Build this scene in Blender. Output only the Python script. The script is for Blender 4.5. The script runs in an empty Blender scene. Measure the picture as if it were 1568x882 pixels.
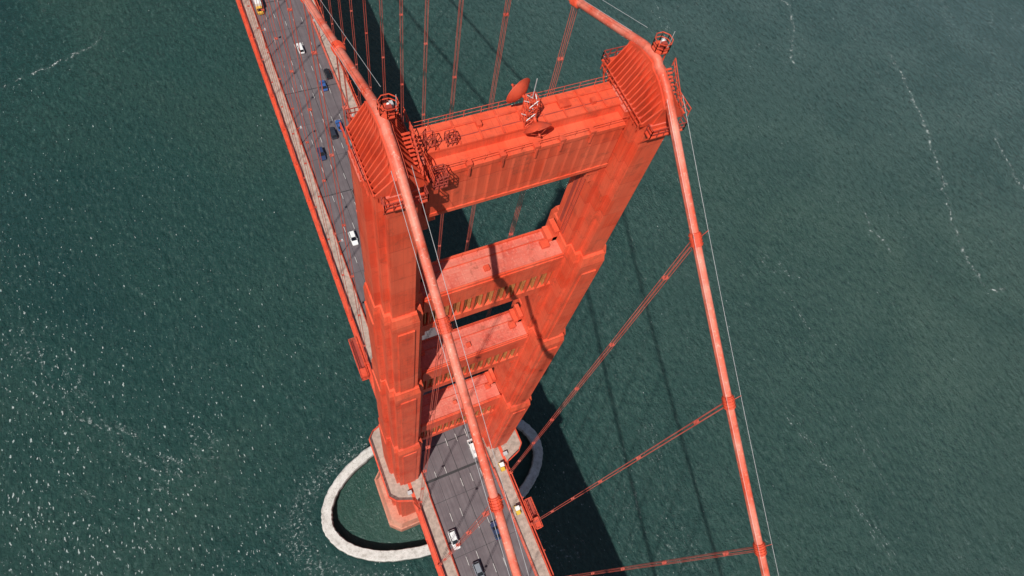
import bpy, math, random
from mathutils import Vector, Matrix
random.seed(7)
scn=bpy.context.scene
ZT=223.0; DK=75.0; CX=13.7; SP=15.24

# ------------------------------------------------------------ materials
def newmat(name):
    m=bpy.data.materials.new(name); m.use_nodes=True
    nt=m.node_tree; b=nt.nodes['Principled BSDF']
    return m,nt,b
def N(nt,t,**kw):
    n=nt.nodes.new(t)
    for k,v in kw.items(): setattr(n,k,v)
    return n
def mathn(nt,op,a,b=None,c=None,clamp=False):
    n=N(nt,'ShaderNodeMath',operation=op); n.use_clamp=clamp
    for i,v in enumerate((a,b,c)):
        if v is None: continue
        if isinstance(v,(int,float)): n.inputs[i].default_value=v
        else: nt.links.new(v,n.inputs[i])
    return n.outputs[0]
def pos(nt,scale=(1,1,1),rot=(0,0,0)):
    g=N(nt,'ShaderNodeNewGeometry'); m=N(nt,'ShaderNodeMapping')
    m.inputs['Scale'].default_value=scale; m.inputs['Rotation'].default_value=rot
    nt.links.new(g.outputs['Position'],m.inputs['Vector']); return m.outputs[0]
def noise(nt,vec,scale,detail=3,rough=.55,dist=0):
    n=N(nt,'ShaderNodeTexNoise'); n.inputs['Scale'].default_value=scale
    n.inputs['Detail'].default_value=detail; n.inputs['Roughness'].default_value=rough
    n.inputs['Distortion'].default_value=dist
    nt.links.new(vec,n.inputs['Vector']); return n.outputs['Fac']
def ramp(nt,fac,stops):
    r=N(nt,'ShaderNodeValToRGB'); e=r.color_ramp.elements
    while len(e)<len(stops): e.new(.5)
    for i,(p,c) in enumerate(stops):
        e[i].position=p; e[i].color=c if len(c)==4 else (*c,1)
    nt.links.new(fac,r.inputs['Fac']); return r.outputs['Color']
def mix(nt,fac,a,b,mode='MIX'):
    n=N(nt,'ShaderNodeMix',data_type='RGBA',blend_type=mode)
    for s,v in ((n.inputs['Factor'],fac),(n.inputs['A'],a),(n.inputs['B'],b)):
        if isinstance(v,(int,float)): s.default_value=v
        elif isinstance(v,tuple): s.default_value=(*v,1) if len(v)==3 else v
        else: nt.links.new(v,s)
    return n.outputs['Result']
def bump(nt,b,h,strength,dist=.1):
    n=N(nt,'ShaderNodeBump'); n.inputs['Strength'].default_value=strength; n.inputs['Distance'].default_value=dist
    nt.links.new(h,n.inputs['Height']); nt.links.new(n.outputs[0],b.inputs['Normal'])

def steel(name,base,worn,dark,seams=True,wornamt=.62,rough=.55,rust=.0):
    m,nt,b=newmat(name)
    v=pos(nt)
    n1=noise(nt,v,.22,5,.6); n2=noise(nt,pos(nt,(1,1,.10)),1.5,5,.7); n3=noise(nt,v,2.6,5,.72)
    c=mix(nt,ramp(nt,n2,[(.35,(0,0,0)),(.75,(.9,.9,.9))]),base,dark)
    w=ramp(nt,n3,[(wornamt,(0,0,0)),(wornamt+.1,(1,1,1))])
    c=mix(nt,mathn(nt,'MULTIPLY',w,.6),c,worn)
    c=mix(nt,ramp(nt,n1,[(.38,(0,0,0)),(.68,(.45,.45,.45))]),c,worn)
    if seams:
        s=N(nt,'ShaderNodeSeparateXYZ'); nt.links.new(v,s.inputs[0])
        f=mathn(nt,'FRACT',mathn(nt,'DIVIDE',s.outputs['Z'],3.4))
        l=mathn(nt,'LESS_THAN',f,.035)
        fx=mathn(nt,'FRACT',mathn(nt,'DIVIDE',mathn(nt,'ADD',s.outputs['X'],100.35),1.07))
        lx=mathn(nt,'LESS_THAN',fx,.07)
        fy=mathn(nt,'FRACT',mathn(nt,'DIVIDE',mathn(nt,'ADD',s.outputs['Y'],100.2),1.07))
        ly=mathn(nt,'LESS_THAN',fy,.07)
        a=mathn(nt,'MAXIMUM',l,mathn(nt,'MULTIPLY',mathn(nt,'MAXIMUM',lx,ly),.6))
        c=mix(nt,mathn(nt,'MULTIPLY',a,.65),c,dark)
        wn=N(nt,'ShaderNodeTexWhiteNoise'); 
        mv=N(nt,'ShaderNodeVectorMath',operation='FLOOR')
        nt.links.new(pos(nt,(1/2.14,1/2.14,1/3.4)),mv.inputs[0]); nt.links.new(mv.outputs[0],wn.inputs['Vector'])
        c=mix(nt,mathn(nt,'MULTIPLY',wn.outputs['Value'],.40),c,worn)
    g=ramp(nt,noise(nt,v,.55,6,.78),[(.54,(0,0,0)),(.68,(1,1,1))])
    c=mix(nt,mathn(nt,'MULTIPLY',g,.5+rust),c,(.22,.055,.028))
    nt.links.new(c,b.inputs['Base Color']); b.inputs['Roughness'].default_value=rough
    bump(nt,b,n3,.25,.03)
    return m
ORANGE=steel('orange_steel',(.76,.078,.026),(.78,.150,.075),(.44,.038,.016))
ORANGE_P=steel('orange_steel_plain',(.70,.070,.024),(.76,.145,.078),(.40,.036,.017),seams=False)
TOPS=steel('dusty_orange_steel',(.62,.095,.058),(.68,.24,.175),(.40,.05,.035),seams=True,wornamt=.53,rust=.2)
CABLE=steel('cable_paint',(.74,.095,.040),(.86,.46,.36),(.50,.052,.025),seams=False,wornamt=.56)
SUSP=steel('suspender_paint',(.55,.08,.05),(.62,.2,.15),(.35,.05,.035),seams=False)
DARKRED=steel('dark_red_steel',(.38,.045,.03),(.45,.09,.06),(.2,.03,.02),seams=False)  # darker red steel for ladders, cages, deck slab and gantry floors
TAN=steel('rusty_primer',(.50,.155,.045),(.62,.31,.11),(.25,.05,.025),seams=False,wornamt=.48)
PIERM=steel('pier_concrete',(.58,.21,.135),(.58,.35,.26),(.36,.13,.09),seams=False)

def simple(name,col,rough=.6,var=.25,scale=.6,metal=0):
    m,nt,b=newmat(name)
    n=noise(nt,pos(nt),scale,5,.65)
    d=tuple(x*(1-var) for x in col); l=tuple(min(1,x*(1+var)) for x in col)
    nt.links.new(ramp(nt,n,[(.3,d),(.7,l)]),b.inputs['Base Color'])
    b.inputs['Roughness'].default_value=rough; b.inputs['Metallic'].default_value=metal
    return m
WALK=simple('sidewalk_concrete',(.36,.28,.235),.85,.3,.8)
PAINTW=simple('road_paint',(.50,.48,.46),.7,.35,3)
JOINT=simple('joint_dark',(.03,.028,.03),.7,.2)
METAL=simple('galvanised',(.45,.45,.46),.5,.15)
WHITE=simple('white_equipment',(.75,.74,.72),.5,.1)
YEL=simple('safety_yellow',(.62,.40,.04),.5,.1)
# asphalt
m,nt,b=newmat('asphalt'); v=pos(nt)
n1=noise(nt,v,.35,5,.6); n2=noise(nt,pos(nt,(2.2,.07,1)),.9,4,.6)
c=ramp(nt,n1,[(.3,(.115,.092,.100)),(.7,(.160,.134,.142))])
c=mix(nt,ramp(nt,n2,[(.4,(0,0,0)),(.7,(.6,.6,.6))]),c,(.078,.062,.070))
sn=N(nt,'ShaderNodeSeparateXYZ'); nt.links.new(v,sn.inputs[0])
wn=N(nt,'ShaderNodeTexWhiteNoise',noise_dimensions='1D'); nt.links.new(mathn(nt,'FLOOR',mathn(nt,'DIVIDE',sn.outputs['Y'],15.24)),wn.inputs['W'])
c=mix(nt,mathn(nt,'MULTIPLY',wn.outputs['Value'],.35),c,(.085,.070,.075))
nt.links.new(c,b.inputs['Base Color']); b.inputs['Roughness'].default_value=.85
bump(nt,b,noise(nt,v,6,2),.2,.02); ASPH=m
# fender concrete
m,nt,b=newmat('fender_concrete'); v=pos(nt)
n1=noise(nt,v,.5,6,.7); n2=noise(nt,v,1.6,5,.75)
c=ramp(nt,n1,[(.28,(.30,.28,.25)),(.45,(.52,.50,.47)),(.7,(.68,.66,.63))])
c=mix(nt,ramp(nt,n2,[(.54,(0,0,0)),(.64,(.75,.75,.75))]),c,(.30,.27,.23))
s=N(nt,'ShaderNodeSeparateXYZ'); nt.links.new(v,s.inputs[0])
wet=mathn(nt,'LESS_THAN',mathn(nt,'ADD',s.outputs['Z'],n2),2.6)
c=mix(nt,wet,c,(.05,.05,.04))
nt.links.new(c,b.inputs['Base Color']); b.inputs['Roughness'].default_value=.9
bump(nt,b,n2,.6,.25); FEND=m
# water
m,nt,b=newmat('sea_water'); v=pos(nt)
big=noise(nt,v,.006,4,.55,1.2); mid=noise(nt,v,.03,5,.6,.6)
c=ramp(nt,big,[(.30,(.007,.040,.041)),(.5,(.013,.054,.049)),(.68,(.028,.070,.058))])
s=N(nt,'ShaderNodeSeparateXYZ'); nt.links.new(v,s.inputs[0])
east=N(nt,'ShaderNodeMapRange'); east.inputs['From Min'].default_value=-60; east.inputs['From Max'].default_value=330
nt.links.new(mathn(nt,'ADD',s.outputs['X'],mathn(nt,'MULTIPLY',mid,120)),east.inputs['Value'])
c=mix(nt,mathn(nt,'MULTIPLY',east.outputs[0],.85),c,(.052,.096,.082))
ne=N(nt,'ShaderNodeMapRange'); ne.inputs['From Min'].default_value=330; ne.inputs['From Max'].default_value=640; ne.inputs['To Max'].default_value=.8
nt.links.new(mathn(nt,'ADD',mathn(nt,'ADD',s.outputs['X'],s.outputs['Y']),mathn(nt,'MULTIPLY',mid,120)),ne.inputs['Value'])
c=mix(nt,ne.outputs[0],c,(.060,.108,.118))
c=mix(nt,ramp(nt,mid,[(.35,(0,0,0)),(.75,(.5,.5,.5))]),c,(.008,.040,.038))
rp=noise(nt,pos(nt,(1,.45,1),(0,0,math.radians(35))),.7,4,.7)
c=mix(nt,ramp(nt,rp,[(.35,(.65,.65,.65)),(.5,(0,0,0))]),c,(.006,.028,.028))  # ripple shading and sparkle painted into the water colour, here and next line
c=mix(nt,ramp(nt,rp,[(.55,(0,0,0)),(.72,(.45,.45,.45))]),c,(.10,.16,.145))
wv=pos(nt,(1.0,.40,1),(0,0,math.radians(35)))
f1=noise(nt,wv,1.15,2,.55); f2=noise(nt,v,.035,4,.6)
sw=N(nt,'ShaderNodeMapRange'); sw.inputs['From Min'].default_value=90; sw.inputs['From Max'].default_value=-110
sw.inputs['To Min'].default_value=0; sw.inputs['To Max'].default_value=.105
nt.links.new(mathn(nt,'ADD',s.outputs['X'],mathn(nt,'MULTIPLY',s.outputs['Y'],.6)),sw.inputs['Value'])
sp_=mathn(nt,'ADD',mathn(nt,'ADD',f1,mathn(nt,'MULTIPLY',mathn(nt,'SUBTRACT',f2,.5),.14)),sw.outputs[0])
spk=ramp(nt,sp_,[(.745,(0,0,0)),(.79,(1,1,1))])
r1=noise(nt,pos(nt,(1,.45,1),(0,0,math.radians(-25))),.011,6,.66,1.2)
ridge=mathn(nt,'ABSOLUTE',mathn(nt,'SUBTRACT',r1,.5))
rl=ramp(nt,ridge,[(0,(1,1,1)),(.006,(0,0,0))])
gate=ramp(nt,noise(nt,v,.008,2),[(.54,(0,0,0)),(.62,(1,1,1))])
brk=ramp(nt,noise(nt,v,.7,4,.8),[(.52,(0,0,0)),(.62,(1,1,1))])
st=mathn(nt,'MULTIPLY',mathn(nt,'MULTIPLY',rl,gate),brk)
ex=mathn(nt,'DIVIDE',mathn(nt,'ADD',s.outputs['X'],6.0),48.0); ey=mathn(nt,'DIVIDE',mathn(nt,'ADD',s.outputs['Y'],1.0),26.5)
el=mathn(nt,'SQRT',mathn(nt,'ADD',mathn(nt,'POWER',mathn(nt,'ABSOLUTE',ex),2),mathn(nt,'POWER',mathn(nt,'ABSOLUTE',ey),2)))
fr=mathn(nt,'MULTIPLY',ramp(nt,mathn(nt,'ABSOLUTE',mathn(nt,'SUBTRACT',el,1.02)),[(0,(1,1,1)),(.14,(0,0,0))]),mathn(nt,'LESS_THAN',s.outputs['X'],-20))
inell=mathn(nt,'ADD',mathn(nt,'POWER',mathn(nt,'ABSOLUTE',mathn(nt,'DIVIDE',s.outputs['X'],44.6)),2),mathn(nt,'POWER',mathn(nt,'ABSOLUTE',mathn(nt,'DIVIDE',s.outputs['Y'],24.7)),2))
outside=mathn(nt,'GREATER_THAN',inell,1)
fr=mathn(nt,'MULTIPLY',mathn(nt,'MULTIPLY',fr,outside),ramp(nt,noise(nt,v,.8,4,.75),[(.55,(0,0,0)),(.63,(1,1,1))]))
foam=mathn(nt,'MAXIMUM',mathn(nt,'MAXIMUM',mathn(nt,'MULTIPLY',spk,outside),mathn(nt,'MULTIPLY',st,.7)),mathn(nt,'MULTIPLY',fr,.7),clamp=True)
foam=mathn(nt,'MULTIPLY',foam,.75)
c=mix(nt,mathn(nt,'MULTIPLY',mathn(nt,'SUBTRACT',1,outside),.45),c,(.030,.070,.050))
c=mix(nt,foam,c,(.62,.68,.66))
nt.links.new(c,b.inputs['Base Color'])
nt.links.new(mathn(nt,'ADD',.13,mathn(nt,'MULTIPLY',foam,.6)),b.inputs['Roughness'])
b.inputs['IOR'].default_value=1.33
w1=noise(nt,pos(nt,(1,.5,1),(0,0,math.radians(35))),.22,4,.65); w2=noise(nt,v,.9,5,.75)
h=mathn(nt,'ADD',mathn(nt,'MULTIPLY',w1,2.0),mathn(nt,'MULTIPLY',w2,.9))
h=mathn(nt,'MULTIPLY',h,mathn(nt,'ADD',.3,mathn(nt,'MULTIPLY',outside,.7)))
bump(nt,b,h,1.0,1.0); WATER=m
# drifting foam line (thin broken froth)
m,nt,b=newmat('sea_foam'); v=pos(nt)
at=N(nt,'ShaderNodeAttribute',attribute_name='fall')
nn=noise(nt,v,.45,6,.8)
a=ramp(nt,mathn(nt,'ADD',nn,mathn(nt,'MULTIPLY',mathn(nt,'SUBTRACT',at.outputs['Fac'],1),.22)),[(.50,(0,0,0)),(.60,(.75,.75,.75))])
b.inputs['Base Color'].default_value=(.60,.66,.64,1); b.inputs['Roughness'].default_value=.8
nt.links.new(a,b.inputs['Alpha']); FOAM=m

# ------------------------------------------------------------ mesh builder
class MB:
    def __init__(s): s.v=[];s.f=[];s.m=[];s.mats=[]
    def mi(s,mat):
        if mat not in s.mats: s.mats.append(mat)
        return s.mats.index(mat)
    def add(s,vs,fs,mat):
        o=len(s.v); s.v+= [tuple(p) for p in vs]; k=s.mi(mat)
        for f in fs: s.f.append([i+o for i in f]); s.m.append(k)
    def box(s,x0,x1,y0,y1,z0,z1,mat,top=None):
        vs=[(x,y,z) for z in (z0,z1) for x,y in ((x0,y0),(x1,y0),(x1,y1),(x0,y1))]
        s.add(vs,[(3,2,1,0),(0,1,5,4),(1,2,6,5),(2,3,7,6),(3,0,4,7)],mat)
        s.add(vs[4:],[(0,1,2,3)],top or mat)
    def prism(s,poly,z0,z1,mat,poly2=None,top=None):
        n=len(poly); p2=poly2 or poly
        vs=[(x,y,z0) for x,y in poly]+[(x,y,z1) for x,y in p2]
        s.add(vs,[list(range(n))[::-1]]+[(i,(i+1)%n,n+(i+1)%n,n+i) for i in range(n)],mat)
        s.add(vs[n:],[list(range(n))],top or mat)
    def beam(s,a,b,w,h,mat):
        a,b=Vector(a),Vector(b); d=(b-a).normalized()
        up=Vector((0,0,1)) if abs(d.z)<.95 else Vector((0,1,0))
        r=d.cross(up).normalized(); u=r.cross(d)
        vs=[p+r*sx*w/2+u*sz*h/2 for p in (a,b) for sx,sz in ((-1,-1),(1,-1),(1,1),(-1,1))]
        s.add(vs,[(3,2,1,0),(4,5,6,7),(0,1,5,4),(1,2,6,5),(2,3,7,6),(3,0,4,7)],mat)
    def tube(s,pts,r,n,mat,cap=True):
        pts=[Vector(p) for p in pts]; rs=r if isinstance(r,list) else [r]*len(pts)
        vs=[];fs=[]
        for i,p in enumerate(pts):
            d=(pts[min(i+1,len(pts)-1)]-pts[max(i-1,0)]).normalized()
            up=Vector((1,0,0)) if abs(d.x)<.9 else Vector((0,0,1))
            a=d.cross(up).normalized(); c=a.cross(d)
            for k in range(n):
                t=2*math.pi*k/n; vs.append(p+(a*math.cos(t)+c*math.sin(t))*rs[i])
        for i in range(len(pts)-1):
            for k in range(n):
                fs.append((i*n+k,i*n+(k+1)%n,(i+1)*n+(k+1)%n,(i+1)*n+k))
        if cap: fs+= [list(range(n))[::-1],[ (len(pts)-1)*n+k for k in range(n)]]
        s.add(vs,fs,mat)
    def rail(s,pts,h,step,mat,r=.045,rails=(1.0,.5),closed=False):
        pts=[Vector(p) for p in pts]
        if closed: pts=pts+[pts[0]]
        for a,b in zip(pts[:-1],pts[1:]):
            for q in rails:
                s.beam(a+Vector((0,0,h*q)),b+Vector((0,0,h*q)),r*2,r*2,mat)
            L=(b-a).length; k=max(1,int(round(L/step)))
            for i in range(k+1):
                p=a.lerp(b,i/k); s.beam(p,p+Vector((0,0,h)),r*2,r*2,mat)
    def obj(s,name,parent=None,smooth=False,loc=None,bevel=0):
        me=bpy.data.meshes.new(name); me.from_pydata(s.v,[],s.f)
        for m in s.mats: me.materials.append(m)
        me.polygons.foreach_set('material_index',s.m)
        if smooth: me.polygons.foreach_set('use_smooth',[True]*len(s.f))
        me.update(); o=bpy.data.objects.new(name,me); scn.collection.objects.link(o)
        if parent: o.parent=parent
        if loc: o.location=loc
        if bevel:
            bv=o.modifiers.new('b','BEVEL'); bv.width=bevel; bv.segments=1; bv.limit_method='ANGLE'
        return o
def empty(name):
    e=bpy.data.objects.new(name,None); scn.collection.objects.link(e); return e

# ------------------------------------------------------------ water
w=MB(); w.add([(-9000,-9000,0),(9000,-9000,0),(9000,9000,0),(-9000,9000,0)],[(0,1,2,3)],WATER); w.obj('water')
fm=MB(); fall=[]; rf=random.Random(11)
def streak(pts,w0,zz):
    P=[Vector((x,y,0)) for x,y in pts]; Q=[]
    for a,b_ in zip(P[:-1],P[1:]):
        k=max(2,int((b_-a).length/4))
        for i in range(k): Q.append(a.lerp(b_,i/k)+Vector((rf.uniform(-1.3,1.3),rf.uniform(-1.3,1.3),0)))
    Q.append(P[-1]); vs=[];fs=[]
    for i,p in enumerate(Q):
        d=(Q[min(i+1,len(Q)-1)]-Q[max(i-1,0)]).normalized(); n_=Vector((-d.y,d.x,0)); ww=w0*rf.uniform(.6,1.3)
        e=min(1,min(i,len(Q)-1-i)/4)
        for q,fv in ((-1,0),(0,1),(1,0)):
            vs.append((p.x+n_.x*ww*q,p.y+n_.y*ww*q,zz)); fall.append(fv*e)
    for i in range(len(Q)-1):
        for j in range(2): o=i*3+j; fs.append((o,o+1,o+4,o+3))
    fm.add(vs,fs,FOAM)
streak([(352,150),(338,94),(318,50),(300,15),(295,-12),(300,-19),(309,-19),(322,-15)],3.6,.03)
streak([(290,225),(305,190),(296,170),(280,150),(276,128)],4.0,.04)
streak([(318,124),(332,124),(347,130)],3.5,.05)
streak([(-150,232),(-107,250),(-86,257),(-66,275)],2.6,.03)
streak([(380,80),(365,40),(362,10)],3.0,.04)
streak([(262,60),(255,35),(262,5)],2.4,.05)
fo=fm.obj('sea_foam')
at=fo.data.attributes.new('fall','FLOAT','POINT'); at.data.foreach_set('value',fall)

# ------------------------------------------------------------ cable profile
def zc(y):
    a=abs(y)
    return ZT-.69*a+.00078*a*a if y<0 else ZT-.4475*a+.00035*a*a
def zcs(y):
    R_=3.2
    if abs(y)<R_:
        e=zc(math.copysign(R_,y)); sl=.69 if y<0 else .4475
        t=abs(y)/R_; top=e+sl*R_/2
        return top-(top-e)*t*t
    return zc(y)

# ------------------------------------------------------------ tower
tower=empty('suspension_bridge_tower')
def legpoly(cx,hx,hy):
    q=[(hx,hy*.42),(hx-.75,hy*.42),(hx-.75,hy-.95),(hx-1.5,hy-.95),(hx-1.5,hy)]
    p=[(cx+x,y) for x,y in q]+[(cx-x,y) for x,y in q[::-1]]+[(cx-x,-y) for x,y in q]+[(cx+x,-y) for x,y in q[::-1]]
    return p
TL=217.6
TIERS=[(13,74.2,4.7,8.4),(74.2,119,4.1,6.9),(119,160,3.75,5.9),(160,190,3.4,5.0),(190,TL,3.0,4.1)]
for sx in (-1,1):
    L=MB(); cx=sx*CX
    for i,(z0,z1,hx,hy) in enumerate(TIERS):
        if i==len(TIERS)-1: L.prism(legpoly(cx,hx,hy),z0,z1,ORANGE)
        else:
            L.prism(legpoly(cx,hx,hy),z0,z1-1.6,ORANGE)
            L.prism(legpoly(cx,hx,hy),z1-1.6,z1,ORANGE,legpoly(cx,(hx+TIERS[i+1][2])/2,(hy+TIERS[i+1][3])/2))
            L.prism([(cx-hx-.2,-hy*.36),(cx+hx+.2,-hy*.36),(cx+hx+.2,hy*.36),(cx-hx-.2,hy*.36)],z0+.1,z1-5.5,ORANGE)
            q_=(hx-1.5)*.62
            L.prism([(cx-q_,-hy-.2),(cx+q_,-hy-.2),(cx+q_,hy+.2),(cx-q_,hy+.2)],z0+.1,z1-4.0,ORANGE)
    L.prism(legpoly(cx,3.12,4.22),TL-.7,TL+.25,ORANGE,top=TOPS)
    xi=cx-sx*3.0
    for yy in (-.35,.35): L.beam((xi-sx*.18,yy,191),(xi-sx*.18,yy,208.5),.08,.08,DARKRED)
    z=191.2
    while z<208.4: L.beam((xi-sx*.18,-.35,z),(xi-sx*.18,.35,z),.05,.05,DARKRED); z+=.45
    L.box(*sorted((xi-sx*.02,xi-sx*.05)),.9,1.5,192,208,DARKRED)
    L.obj('leg',tower,bevel=.05)
    S=MB(); T0=TL+.25
    ys=[-4.1+.41*i for i in range(21)]
    for a,b_ in zip(ys[:-1],ys[1:]):
        za,zb=max(zcs(a)-.15,T0+.3),max(zcs(b_)-.15,T0+.3)
        vs=[(cx-1.15,a,T0),(cx+1.15,a,T0),(cx+1.15,b_,T0),(cx-1.15,b_,T0),(cx-.62,a,za),(cx+.62,a,za),(cx+.62,b_,zb),(cx-.62,b_,zb)]
        S.add(vs,[(3,2,1,0),(4,5,6,7),(0,1,5,4),(1,2,6,5),(2,3,7,6),(3,0,4,7)],ORANGE_P)
    for i in range(14):
        y=-3.9+i*.6; z=zcs(y)-.3
        for sg in (-1,1):
            vs=[(cx+sg*.9,y-.07,T0),(cx+sg*2.5,y-.07,T0),(cx+sg*2.5,y-.07,T0+.4),(cx+sg*.72,y-.07,z),
                (cx+sg*.9,y+.07,T0),(cx+sg*2.5,y+.07,T0),(cx+sg*2.5,y+.07,T0+.4),(cx+sg*.72,y+.07,z)]
            S.add(vs,[(0,1,2,3),(7,6,5,4),(0,4,5,1),(1,5,6,2),(2,6,7,3),(3,7,4,0)],ORANGE_P)
    for sg in (-1,1):
        S.beam((cx+sg*2.55,-4,T0+.45),(cx+sg*2.55,4,T0+.45),.15,.15,ORANGE_P)
    S.obj('cable_saddle',tower)
    P=MB()
    for sy,ln in ((-1,5.3),(1,5.6)):
        P.box(cx-2.0,cx+2.0,min(sy*4.3,sy*ln),max(sy*4.3,sy*ln),TL-.3,TL-.16,ORANGE_P)
        for dx in (-1.8,1.8):
            P.beam((cx+dx,sy*(ln-.2),TL-.3),(cx+dx,sy*4.1,TL-2.4),.14,.14,ORANGE_P)
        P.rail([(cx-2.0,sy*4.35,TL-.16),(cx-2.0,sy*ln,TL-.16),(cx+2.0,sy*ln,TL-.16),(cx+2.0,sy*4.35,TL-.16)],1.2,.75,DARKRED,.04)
    for sg in (-1,1):
        P.rail([(cx+sg*3.0,-4.1,T0),(cx+sg*3.0,4.1,T0)],1.15,.85,ORANGE_P,.035)
    for i in range(12):
        y=-3.6+i*.3; z=T0+.3+i*.24
        P.box(cx+1.3,cx+2.1,y,y+.24,z,z+.06,ORANGE_P)
    P.rail([(cx+2.15,-3.6,T0+.3),(cx+2.15,0,T0+3.2)],1.0,.7,ORANGE_P,.035)
    bx,by=cx+.6,1.0
    for a in (45,135,225,315):
        t=math.radians(a); P.tube([(bx+.8*math.cos(t),by+.8*math.sin(t),T0),(bx+.7*math.cos(t),by+.7*math.sin(t),222.9)],.08,6,ORANGE_P)
    ring=[(bx+.9*math.cos(math.pi/4*t+.39),by+.9*math.sin(math.pi/4*t+.39),222.9) for t in range(8)]
    P.prism([(x,y) for x,y,z in ring],222.8,222.9,ORANGE_P)
    P.rail(ring,1.05,.8,ORANGE_P,.035,closed=True)
    P.box(bx-.3,bx+.2,by-.5,by-.1,222.9,223.8,DARKRED); P.box(bx+.2,bx+.5,by+.1,by+.5,222.9,223.5,METAL)
    P.tube([(bx+.6,by-.3,222.9),(bx+.6,by-.3,225.0)],.03,5,METAL)
    P.obj('top_platform',tower)
    B=MB()
    B.tube([(bx,by,222.9),(bx,by,223.4),(bx,by,223.75),(bx,by,223.85)],[.12,.15,.15,.06],12,WHITE)
    B.obj('aviation_beacon',tower,smooth=True)

def strut(name,z0,z1,hy,xin,ledge=False):
    S=MB(); X=xin+.04
    H=z1-z0
    if ledge:
        S.box(-X,X,-.7,hy,z0,z1,ORANGE); S.box(-X,X,-hy,-.7,z0,z1-1.2,ORANGE)
        S.box(-X+.02,X-.02,-hy-.16,-hy,z1-1.75,z1-1.22,ORANGE)
        S.box(-X+.02,X-.02,-hy-.12,-hy,z0-.05,z0+.5,ORANGE)
        n=17
        for i in range(n):
            xc=-X+.65+(2*X-1.3)*i/(n-1)
            vs=[(xc-.5,-hy,z0+.5),(xc-.25,-hy-.06,z0+.5),(xc+.5,-hy,z0+.5),(xc-.5,-hy,z1-1.75),(xc-.25,-hy-.06,z1-1.75),(xc+.5,-hy,z1-1.75)]
            S.add(vs,[(0,1,4,3),(1,2,5,4),(2,1,0),(3,4,5)],ORANGE)
        S.rail([(-X,hy-.1,z1),(X,hy-.1,z1)],1.05,1.75,ORANGE_P,.03)
        S.rail([(-X,-hy+.05,z1-1.2),(X,-hy+.05,z1-1.2)],1.05,1.9,ORANGE_P,.03)
        for xx in (-6.5,-3,.6,3.4,6.8):
            S.box(xx-.3,xx+.3,-hy-.3,-hy+.3,z1-1.2,z1-.75,ORANGE_P)
            S.beam((xx,-hy-.2,z1-1.2),(xx,-hy-.2,z1-2.6),.25,.25,ORANGE_P)
        for xx,h_ in ((-9.7,1.8),(-7.6,1.2)):
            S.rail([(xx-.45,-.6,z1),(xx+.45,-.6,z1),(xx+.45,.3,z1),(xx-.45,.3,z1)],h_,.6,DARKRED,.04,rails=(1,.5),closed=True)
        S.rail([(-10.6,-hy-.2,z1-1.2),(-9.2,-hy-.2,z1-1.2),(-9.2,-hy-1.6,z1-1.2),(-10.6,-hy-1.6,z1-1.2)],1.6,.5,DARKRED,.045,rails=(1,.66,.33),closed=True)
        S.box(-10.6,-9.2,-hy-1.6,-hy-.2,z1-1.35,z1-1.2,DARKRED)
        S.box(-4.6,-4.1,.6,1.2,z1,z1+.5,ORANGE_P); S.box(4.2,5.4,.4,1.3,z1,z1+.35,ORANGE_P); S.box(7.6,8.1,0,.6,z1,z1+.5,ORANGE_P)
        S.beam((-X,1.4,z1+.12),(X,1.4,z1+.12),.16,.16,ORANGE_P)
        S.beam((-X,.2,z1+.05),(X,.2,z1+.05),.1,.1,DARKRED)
        for i in range(9):
            xx=-9+i*2.25; S.box(xx-.09,xx+.09,-.68,hy-.15,z1,z1+.14,ORANGE_P)
    else:
        za=z0+H*.16; zb=z0+H*.60
        S.box(-X,X,-hy+.9,hy,z0,z1,ORANGE,top=TOPS)
        S.box(-X,X,-hy,-hy+.9,zb,z1-.002,ORANGE,top=TOPS); S.box(-X,X,-hy+.1,-hy+.9,z0+.002,za,ORANGE)
        S.box(-X+.02,X-.02,-hy-.15,-hy,z1-.8,z1-.25,ORANGE)
        S.add([(-X,-hy+.895,za),(X,-hy+.895,za),(X,-hy+.895,zb),(-X,-hy+.895,zb)],[(0,1,2,3)],TAN)
        n=12
        for i in range(n):
            xc=-X+.9+(2*X-1.8)*i/(n-1)
            for dx,wd,dp,tz in ((0,.26,.05,0),(-.42,.22,.35,.8),(.42,.22,.35,.8)):
                S.box(xc+dx-wd/2,xc+dx+wd/2,-hy+dp,-hy+.893,za,zb-tz,ORANGE if dx==0 else TAN)
            S.box(xc-.7,xc+.7,-hy+.55,-hy+.892,zb-.6,zb,ORANGE_P)
        S.box(-X,X,hy-.25,hy-.002,z1,z1+.35,ORANGE); S.box(-X,X,-hy+.0,-hy+.25,z1-.001,z1+.3,ORANGE)
        S.box(X-2.6,X-1.4,-.6,.6,z1,z1+.5,ORANGE_P); S.box(-1.2,-.4,-1.2,-.4,z1,z1+.4,ORANGE_P); S.beam((-X,.9,z1+.1),(X,.9,z1+.1),.14,.14,ORANGE_P)
        S.rail([(-X,hy-.5,z1),(X,hy-.5,z1)],1.1,2.2,ORANGE_P,.03)
        for sx in (-1,1):
            for w_,h_ in ((1.5,1.0),(.75,2.6)):
                a,b_=sorted((sx*X,sx*(X-w_)))
                S.box(a,b_,.2,hy-.1,z1,z1+h_,ORANGE)
    for sx in (-1,1):
        for k,(w_,h_) in enumerate(((2.4,1.1),(1.5,2.4),(.8,4.2))):
            a,b_=sorted((sx*X,sx*(X-w_)))
            S.box(a,b_,-hy+.6+k*.15,hy-.6-k*.15,z0-h_,z0+.01,ORANGE)
    S.obj(name,tower,bevel=.04)
strut('top_strut',209.4,217.9,2.3,10.7,True)
strut('portal_strut',177.2,188.5,2.4,10.3)
strut('portal_strut',145.5,158.5,2.8,9.95)
strut('portal_strut',105,121,3.2,9.6)
Bz=MB()
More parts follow.
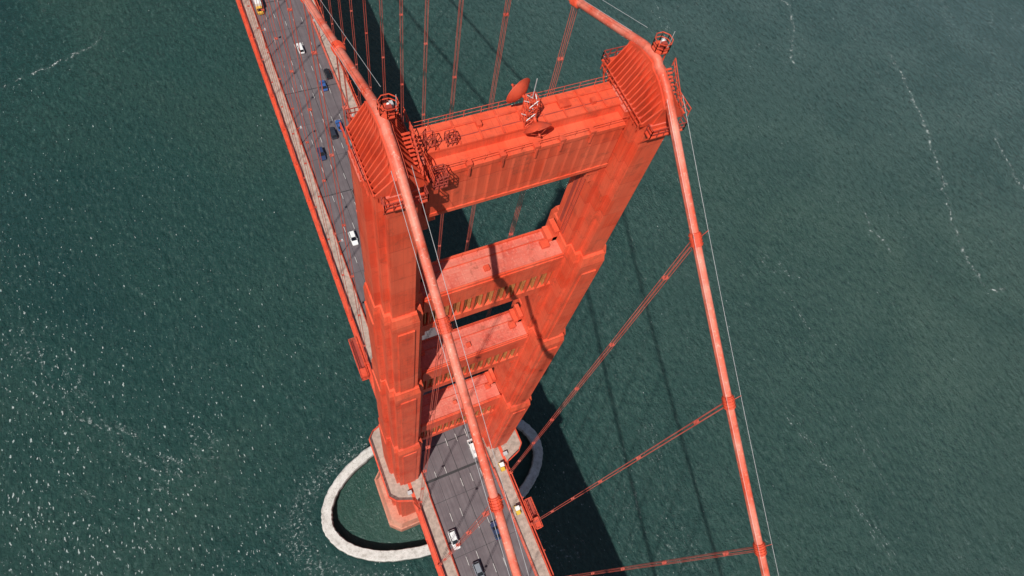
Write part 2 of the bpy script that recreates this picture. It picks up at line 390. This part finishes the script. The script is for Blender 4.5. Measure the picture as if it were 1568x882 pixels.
for y in (-6.5,6.5):
    for z0,z1 in ((14,38),(40,64)):
        Bz.beam((-9.2,y,z0),(9.2,y,z1),1.6,1.2,ORANGE); Bz.beam((9.2,y,z0),(-9.2,y,z1),1.6,1.2,ORANGE)
    Bz.beam((-9.2,y,39),(9.2,y,39),1.6,1.6,ORANGE)
Bz.obj('cross_bracing',tower)

# ------------------------------------------------------------ antennas on top strut
ant=empty('microwave_antenna'); A=MB()
ax,ay,az=.3,-.1,217.9
cs=[(ax+.7*math.cos(math.radians(t)),ay+.7*math.sin(math.radians(t))) for t in (45,135,225,315)]
for x,y in cs: A.tube([(x,y,az),(x,y,az+3.6)],.07,6,ORANGE_P)
for k in range(4):
    z0,z1=az+k*.9,az+(k+1)*.9
    for i in range(4):
        a,b_=cs[i],cs[(i+1)%4]
        A.tube([(*a,z0),(*b_,z1)],.045,5,WHITE if k%2 else ORANGE_P); A.tube([(*b_,z0),(*a,z1)],.045,5,ORANGE_P); A.tube([(*a,z1),(*b_,z1)],.05,5,ORANGE_P)
A.tube([(ax,ay,az+3.6),(ax,ay,az+6.0)],.04,6,METAL)
A.obj('lattice_mast',ant)
def dish(c,d,R,name):
    D=MB(); d=Vector(d).normalized(); up=Vector((0,0,1)); a=d.cross(up).normalized(); b_=a.cross(d); c=Vector(c)
    vs=[c]; n=28; rings=6
    for r in range(1,rings+1):
        q=r/rings
        for k in range(n):
            t=2*math.pi*k/n; vs.append(c+(a*math.cos(t)+b_*math.sin(t))*R*q+d*(.45*R*q*q))
    fs=[(0,1+(k+1)%n,1+k) for k in range(n)]
    for r in range(rings-1):
        for k in range(n):
            o=1+r*n; fs.append((o+k,o+(k+1)%n,o+n+(k+1)%n,o+n+k))
    D.add(vs,fs,ORANGE_P)
    rim=[vs[1+(rings-1)*n+k] for k in range(n)]; D.tube(rim+[rim[0]],.05,5,ORANGE_P)
    for k in (0,9,19): D.tube([rim[k],c+d*R*.95],.03,5,ORANGE_P)
    D.tube([c+d*R*.85,c+d*R*1.05],.12,8,ORANGE_P)
    D.tube([c,c-d*.5],.15,8,ORANGE_P)
    D.obj(name,ant,smooth=True)
dish((ax-.5,ay+.9,az+3.0),(-.35,.9,.1),1.45,'dish')
dish((ax+.2,ay-1.2,az+1.4),(.1,-.75,-.65),1.35,'dish')

# ------------------------------------------------------------ piers and fender
for sx in (-1,1):
    P=MB(); cx=sx*CX
    def octa(hx,hy,c): return [(cx+hx,-hy+c),(cx+hx,hy-c),(cx+hx-c,hy),(cx-hx+c,hy),(cx-hx,hy-c),(cx-hx,-hy+c),(cx-hx+c,-hy),(cx+hx-c,-hy)]
    P.prism(octa(8.2,12.0,3.4),-3,9,PIERM); P.prism(octa(7.9,11.7,3.3),9,13,PIERM,octa(6.8,10.6,3))
    P.obj('bridge_pier',bevel=.1)
F=MB(); n=160
rj=random.Random(3); jit=[rj.uniform(-.2,.2) for _ in range(n)]
def ell(a,b_,z,j=0): return [((a+jit[k]*j)*math.cos(2*math.pi*k/n),(b_+jit[(k*7)%n]*j)*math.sin(2*math.pi*k/n),z) for k in range(n)]
rings=[ell(45.0,25.0,-2,1),ell(44.6,24.7,4.1,1),ell(44.2,24.3,4.5,.6),ell(41.0,21.1,4.5,.6),ell(40.8,20.9,4.1,1),ell(40.6,20.7,-2,1)]
vs=[p for r in rings for p in r]; fs=[]
for r in range(5):
    for k in range(n): fs.append((r*n+k,r*n+(k+1)%n,(r+1)*n+(k+1)%n,(r+1)*n+k))
F.add(vs,fs,FEND); F.obj('concrete_fender',smooth=False)

# ------------------------------------------------------------ deck
deck=empty('bridge_deck'); Y0,Y1=-343,640
D=MB()
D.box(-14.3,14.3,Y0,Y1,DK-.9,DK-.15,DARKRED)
D.box(-9.5,9.5,Y0,Y1,DK-.15,DK,ASPH)
D.obj('roadway',deck)
Wk=MB()
for sx in (-1,1):
    a,b_=sorted((sx*9.75,sx*13.2)); Wk.box(a,b_,Y0,Y1,DK-.15,DK+.2,WALK)
    a,b_=sorted((sx*9.5,sx*9.75)); Wk.box(a,b_,Y0,Y1,DK-.15,DK+.28,ORANGE_P)
Wk.obj('sidewalk',deck)
M=MB()
z=DK+.004
for x in (-6.2,-3.1,0,3.1,6.2):
    w_=.05 if x else .09
    M.box(x-w_+.2,x+w_+.2,Y0,Y1,z-.003,z,JOINT)
    y=Y0+(x*1.7)%5
    while y<Y1:
        M.add([(x-.07,y,z+.004),(x+.07,y,z+.004),(x+.07,y+2.4,z+.004),(x-.07,y+2.4,z+.004)],[(0,1,2,3)],PAINTW); y+=12.2
y=-SP*22
while y<Y1:
    w_=.05 if int(round(y/SP))%3 else .16
    if y==0: w_=.35
    M.add([(-9.5,y-w_,z+.002),(9.5,y-w_,z+.002),(9.5,y+w_,z+.002),(-9.5,y+w_,z+.002)],[(0,1,2,3)],JOINT); y+=SP
M.add([(-9.5,-9.2,z+.008),(9.5,-9.2,z+.008),(9.5,-8.5,z+.008),(-9.5,-8.5,z+.008)],[(0,1,2,3)],JOINT)
M.obj('road_markings',deck)
T=MB()
for sx in (-1,1):
    x=sx*13.9
    T.beam((x,Y0,DK-.1),(x,Y1,DK-.1),.9,.7,ORANGE_P); T.beam((x,Y0,DK-8),(x,Y1,DK-8),.8,.8,ORANGE_P)
    k=-45
    while k*7.62<Y1:
        y=k*7.62
        T.beam((x,y,DK-.4),(x,y,DK-8),.4,.4,ORANGE_P)
        if k%2: T.beam((x,y,DK-8),(x,y+7.62,DK-.4),.5,.5,ORANGE_P)
        else: T.beam((x,y,DK-.4),(x,y+7.62,DK-8),.5,.5,ORANGE_P)
        if sx<0:
            T.beam((-13.5,y,DK-1.7),(13.5,y,DK-1.7),.4,1.5,ORANGE_P); T.beam((-13.5,y,DK-8),(13.5,y,DK-8),.4,.5,ORANGE_P)
            T.beam((-13.5,y,DK-8),(13.5,y+7.62,DK-8),.4,.4,ORANGE_P)
        T.beam((sx*14.3,y,DK-.2),(sx*14.75,y,DK-.2),.35,.35,ORANGE_P)
        k+=1
T.obj('stiffening_truss',deck)
R=MB()
for sx in (-1,1):
    for (ya,yb) in ((Y0,-12.5),(12.5,Y1)):
        R.rail([(sx*13.3,ya,DK+.2),(sx*13.3,yb,DK+.2)],1.25,3.81,ORANGE_P,.075,rails=(1,.66,.33,.08))
        R.rail([(sx*9.9,ya,DK+.2),(sx*9.9,yb,DK+.2)],.85,3.81,ORANGE_P,.06,rails=(1,.5))
    R.rail([(sx*9.65,-12.5,DK+.28),(sx*9.65,12.5,DK+.28)],.8,3,ORANGE_P,.05)
R.obj('railing',deck)
for sx in (-1,1):
    G=MB(); o=[(9.75,-15),(13.2,-15),(14.4,-12.0),(18.6,-10.4),(20.2,-8.6),(20.2,8.6),(18.6,10.4),(14.4,12.0),(13.2,15),(9.75,15)]
    poly=[(sx*x,y) for x,y in o]
    if sx<0: poly=poly[::-1]
    G.prism(poly,DK-.5,DK+.207,WALK)
    G.rail([(sx*x,y,DK+.207) for x,y in o[1:-1]],1.25,1.5,ORANGE_P,.06,rails=(1,.66,.33))
    for a,b_ in zip(o[1:-2],o[2:-1]):
        G.beam((sx*(a[0]+.1),a[1],DK-.2),(sx*(b_[0]+.1),b_[1],DK-.2),.35,.9,ORANGE_P)
    for yy in (-8.2,-4.5,0,4.5,8.2):
        G.beam((sx*20.2,yy,DK-.5),(sx*18.2,yy,DK-4),.3,.3,ORANGE_P)
    G.box(*sorted((sx*14,sx*15.2)),-10.2,-9.2,DK+.2,DK+1.3,METAL)
    G.obj('tower_walkway',deck)

# ------------------------------------------------------------ cables
def ysmooth():
    ys=[]; y=-343
    while y<640:
        ys.append(y); y+= .5 if abs(y)<6 else (3 if abs(y)<80 else 10)
    return ys+[640]
for sx in (-1,1):
    e=empty('suspension_cable'); C=MB()
    C.tube([(sx*CX,y,zcs(y)) for y in ysmooth()],.46,16,CABLE); C.obj('main_cable',e,smooth=True)
    H=MB()
    for off in (-.9,.9):
        H.tube([(sx*CX+off,y,zcs(y)+1.3) for y in ysmooth() if abs(y)>3.9 and y<0],.022,4,METAL)
        H.tube([(sx*CX+off,y,zcs(y)+1.3) for y in ysmooth() if abs(y)>3.9 and y>0],.022,4,METAL)
    Bd=MB(); Sp=MB()
    k=-22
    while k*SP<636:
        y=k*SP
        if k!=0 and zc(y)>DK+3:
            d=Vector((0,1,(zc(y+.5)-zc(y-.5)))).normalized(); p=Vector((sx*CX,y,zc(y)))
            Bd.tube([p-d*.75,p-d*.7,p+d*.7,p+d*.75],[.5,.6,.6,.5],14,ORANGE_P)
            for q in (-.5,-.15,.15,.5): Bd.tube([p+d*(q-.05),p+d*(q+.05)],.68,12,ORANGE_P)
            for off in (-.9,.9):
                H.beam(p+Vector((off*.5,0,.3)),p+Vector((off,0,1.35)),.05,.05,ORANGE_P)
            for dx in (-.34,.34):
                for dy in (-.2,.2):
                    Sp.tube([(sx*CX+dx*.8,y+dy,zc(y)),(sx*CX+dx*.8,y+dy,DK+.3)],.042,5,SUSP,cap=False)
            zz=zc(y)-9
            while zz>DK+8:
                Sp.box(sx*CX-.36,sx*CX+.36,y-.24,y+.24,zz,zz+.18,SUSP); zz-=22
            Sp.box(sx*CX-.4,sx*CX+.4,y-.4,y+.4,DK+.25,DK+1.2,ORANGE_P)
        k+=1
    H.obj('hand_ropes',e); Bd.obj('cable_bands',e,smooth=False); Sp.obj('suspender_ropes',e)

# ------------------------------------------------------------ maintenance gantries
def gantry(x,y,L,W,D_):
    G=MB()
    G.box(x-W/2,x+W/2,y-L/2,y+L/2,DK-1.2,DK-1.0,DARKRED)
    G.rail([(x-W/2,y-L/2,DK-1),(x+W/2,y-L/2,DK-1),(x+W/2,y+L/2,DK-1),(x-W/2,y+L/2,DK-1)],2.0,1.2,ORANGE_P,.07,rails=(1,.5),closed=True)
    G.box(x-W/2+.2,x+W/2-.2,y-L/2+.3,y-L/2+3,DK-1,DK+.7,ORANGE_P)
    for s_ in (-1,1): G.beam((x-W/2,y+s_*L/2,DK-1.3),(x+W/2,y+s_*L/2,DK-1.3),.3,.4,ORANGE_P)
    G.obj('maintenance_gantry')
gantry(-15.6,33,13,2.2,0); gantry(15.6,-28,8.5,2.0,0)

# ------------------------------------------------------------ lamps
def lamp(x,y):
    s=1 if x<0 else -1; L=MB()
    L.tube([(x,y,DK+.2),(x,y,DK+.9),(x,y,DK+1.0),(x,y,DK+8.6)],[.24,.2,.13,.09],8,ORANGE_P)
    L.beam((x,y,DK+8.5),(x+s*1.6,y,DK+9.2),.12,.14,ORANGE_P)
    L.prism([(x+s*1.3-.35,y-.35),(x+s*1.3+.35,y-.35),(x+s*1.3+.35,y+.35),(x+s*1.3-.35,y+.35)],DK+8.75,DK+9.4,METAL,
            [(x+s*1.3-.2,y-.2),(x+s*1.3+.2,y-.2),(x+s*1.3+.2,y+.2),(x+s*1.3-.2,y+.2)])
    L.obj('street_lamp')
for k in range(-4,12):
    if k==0: continue
    for x in (-10.15,10.15): lamp(x,k*45.72-22.86+ (5 if k<=0 else 0))

# ------------------------------------------------------------ vehicles
def paint(name,c):
    m,nt,b=newmat(name); n=noise(nt,pos(nt),2,2)
    nt.links.new(ramp(nt,n,[(.3,tuple(x*.92 for x in c)),(.7,c)]),b.inputs['Base Color'])
    b.inputs['Roughness'].default_value=.3; b.inputs['Coat Weight'].default_value=.6; return m
GLASS,nt_,b_=newmat('car_glass'); b_.inputs['Base Color'].default_value=(.015,.018,.022,1); b_.inputs['Roughness'].default_value=.08
TYRE=simple('tyre',(.02,.02,.02),.9); LAMPR=simple('tail_light',(.4,.02,.02),.3); LAMPW=simple('head_light',(.8,.8,.75),.2)
COL={'white':(.78,.78,.77),'blue':(.04,.11,.32),'dark':(.03,.035,.05),'navy':(.03,.05,.12),'grey':(.22,.24,.27),'silver':(.5,.51,.53),'black':(.015,.015,.018),'yellow':(.72,.42,.06)}
PM={k:paint('car_paint_'+k,v) for k,v in COL.items()}
def wheel(b,x,y,r=.33):
    b.tube([(x-.12,y,r),(x-.1,y,r),(x+.1,y,r),(x+.12,y,r)],[r*.8,r,r,r*.8],14,TYRE); b.tube([(x-.13,y,r),(x+.13,y,r)],r*.5,10,METAL)
def place(b,name,x,y,sc=1.0,dz=.012):
    o=b.obj(name,loc=(x,y,DK+dz)); o.scale=(sc,sc,sc)
    if x<0: o.rotation_euler[2]=math.pi
    return o
def loft(b,st,mat):
    vs=[];n=8
    for y,hw,z0,z1 in st:
        h=z1-z0
        vs+=[(-hw*.92,y,z0),(-hw,y,z0+h*.35),(-hw*.97,y,z0+h*.8),(-hw*.82,y,z1),(hw*.82,y,z1),(hw*.97,y,z0+h*.8),(hw,y,z0+h*.35),(hw*.92,y,z0)]
    fs=[[i for i in range(n)],[ (len(st)-1)*n+i for i in range(n)][::-1]]
    for s in range(len(st)-1):
        for i in range(n): fs.append((s*n+i,(s+1)*n+i,(s+1)*n+(i+1)%n,s*n+(i+1)%n))
    b.add(vs,fs,mat)
def car(x,y,col,suv=False):
    b=MB(); p=PM[col]; hb=1.0 if suv else .88; hr=1.72 if suv else 1.43
    loft(b,[(-2.3,.72,.42,.72),(-2.2,.86,.25,hb-.06),(-1.6,.92,.2,hb),(-.2,.93,.2,hb),(1.0,.92,.2,hb-.02),(1.8,.88,.22,hb-.12),(2.2,.8,.28,hb-.22),(2.32,.66,.4,.58)],p)
    r0=-2.1 if suv else -1.75
    base=[(-.78,r0),(.78,r0),(.78,1.05),(-.78,1.05)]; top=[(-.6,r0+(.3 if suv else .75)),(.6,r0+(.3 if suv else .75)),(.6,.25),(-.6,.25)]
    b.prism(base,hb-.03,hr-.04,GLASS,top)
    b.prism([(x_*1.02,y_*1.0) for x_,y_ in top],hr-.045,hr,p,[(x_*.93,y_*.95) for x_,y_ in top])
    for (xx) in (-.79,.79):
        b.beam((xx*.99,-.35,hb-.03),(xx*.77,-.35,hr-.03),.05,.09,p)
        b.beam((xx,1.05,hb-.03),(xx*.77,.27,hr-.03),.05,.05,p); b.beam((xx,r0,hb-.03),(xx*.77,r0+(.3 if suv else .75),hr-.03),.06,.06,p)
        b.box(min(xx*1.16,xx*1.36),max(xx*1.16,xx*1.36),.75,.9,hb,hb+.12,p)
        b.box(xx*.8-.15,xx*.8+.15,2.14,2.24,.5,.64,LAMPW); b.box(xx*.85-.14,xx*.85+.14,-2.27,-2.18,.6,.78,LAMPR)
    for wx in (-.84,.84):
        for wy in (-1.4,1.4): wheel(b,wx,wy)
    place(b,'car',x,y,1.14 if suv else 1.10)
def van(x,y,col,name='van'):
    b=MB(); p=PM[col]
    loft(b,[(-2.8,.9,.3,2.1),(-2.7,.98,.28,2.25),(1.2,.98,.28,2.25),(1.9,.97,.28,1.55),(2.3,.94,.28,1.15),(2.75,.85,.3,1.0),(2.85,.75,.4,.8)],p)
    b.add([(-.8,1.26,2.235),(.8,1.26,2.235),(.8,1.92,1.6),(-.8,1.92,1.6)],[(0,3,2,1)],GLASS)
    b.box(-1.0,-.97,.3,1.2,1.35,1.95,GLASS); b.box(.97,1.0,.3,1.2,1.35,1.95,GLASS)
    b.box(-.5,.5,-1.8,-.9,2.25,2.4,METAL)
    for wx in (-.9,.9):
        for wy in (-1.8,1.8): wheel(b,wx,wy,.36)
    place(b,name,x,y)
def truck(x,y):
    b=MB()
    b.box(-1.2,1.2,-4.6,1.9,.9,3.5,PM['white']); b.box(-1.21,1.21,-4.6,-1.6,3.5,3.52,PM['yellow']); b.box(-.5,.5,-4.6,3.6,.5,.9,METAL)
    loft(b,[(2.1,1.1,.5,2.6),(2.3,1.15,.45,2.7),(3.3,1.15,.45,2.6),(3.8,1.1,.5,1.6),(4.3,1.0,.5,1.4)],PM['yellow'])
    b.add([(-.95,3.36,2.56),(.95,3.36,2.56),(.95,3.84,1.64),(-.95,3.84,1.64)],[(0,3,2,1)],GLASS)
    for wx in (-1.05,1.05):
        for wy in (-3.4,-2.3,3.1): wheel(b,wx,wy,.48)
    place(b,'box_truck',x,y)
truck(-7.6,181)
for x,y,c,s in ((1.6,156.4,'white',True),(4.6,137,'blue',False),(7.6,142,'black',False),(4.6,118,'blue',False),(1.5,115.5,'dark',True),
    (-4.7,108,'navy',True),(4.6,97,'grey',False),(1.6,88.5,'black',False),(-4.6,72.8,'white',True),(-7.6,-25.9,'white',True),
    (4.0,-28.2,'navy',False),(-4.4,-36,'grey',True),(-4.6,210,'dark',False),(4.6,232,'silver',False),(-1.6,255,'white',False),(7.6,290,'navy',True),(-7.6,330,'silver',False)):
    car(x,y,c,s)
van(6.4,-4.8,'white')
def cart(x,y):
    b=MB()
    b.box(-.6,.6,-1.3,1.3,.35,.6,YEL); b.box(-.6,.6,-1.25,-.2,.6,1.0,YEL); b.box(-.5,.5,.0,.4,.6,1.0,TYRE)
    for xx in (-.55,.55):
        for yy in (-.1,.9): b.tube([(xx,yy,.6),(xx,yy,1.8)],.03,5,METAL)
    b.box(-.65,.65,-.2,1.0,1.8,1.86,WHITE)
    for wx in (-.55,.55):
        for wy in (-.9,.9): wheel(b,wx,wy,.25)
    place(b,'utility_cart',x,y,1,.21)
cart(11.6,-25.5); cart(12.2,-12.8)

# ------------------------------------------------------------ light
world=bpy.data.worlds.new('World'); scn.world=world; world.use_nodes=True
nt=world.node_tree; sky=nt.nodes.new('ShaderNodeTexSky'); sky.sky_type='NISHITA'; sky.sun_disc=False
sd=Vector((-.5524,-.4819,1)).normalized()
sky.sun_elevation=math.asin(sd.z); sky.sun_rotation=math.atan2(sd.x,sd.y)
nt.links.new(sky.outputs[0],nt.nodes['Background'].inputs[0]); nt.nodes['Background'].inputs[1].default_value=.055
sl=bpy.data.lights.new('sun','SUN'); sl.energy=5.0; sl.angle=math.radians(.53); sl.color=(1,.955,.88)
so=bpy.data.objects.new('sun',sl); scn.collection.objects.link(so); so.rotation_euler=(-sd).to_track_quat('-Z','Y').to_euler()

# ------------------------------------------------------------ camera
az,th,ro=.6966,.4650,.3213
f=Vector((math.sin(az)*math.sin(th),math.cos(az)*math.sin(th),-math.cos(th)))
r=f.cross(Vector((0,0,1))).normalized(); u=r.cross(f)
r2=r*math.cos(ro)+u*math.sin(ro); u2=-r*math.sin(ro)+u*math.cos(ro)
M4=Matrix((( r2.x,u2.x,-f.x,-24.157),(r2.y,u2.y,-f.y,-35.173),(r2.z,u2.z,-f.z,267.84),(0,0,0,1)))
cd=bpy.data.cameras.new('camera'); cd.lens=1005.6/1568*36; cd.sensor_width=36; cd.clip_end=30000; cd.clip_start=.5
co=bpy.data.objects.new('camera',cd); scn.collection.objects.link(co); co.matrix_world=M4; scn.camera=co
scn.view_settings.view_transform='Standard'; scn.view_settings.look='None'; scn.view_settings.exposure=0
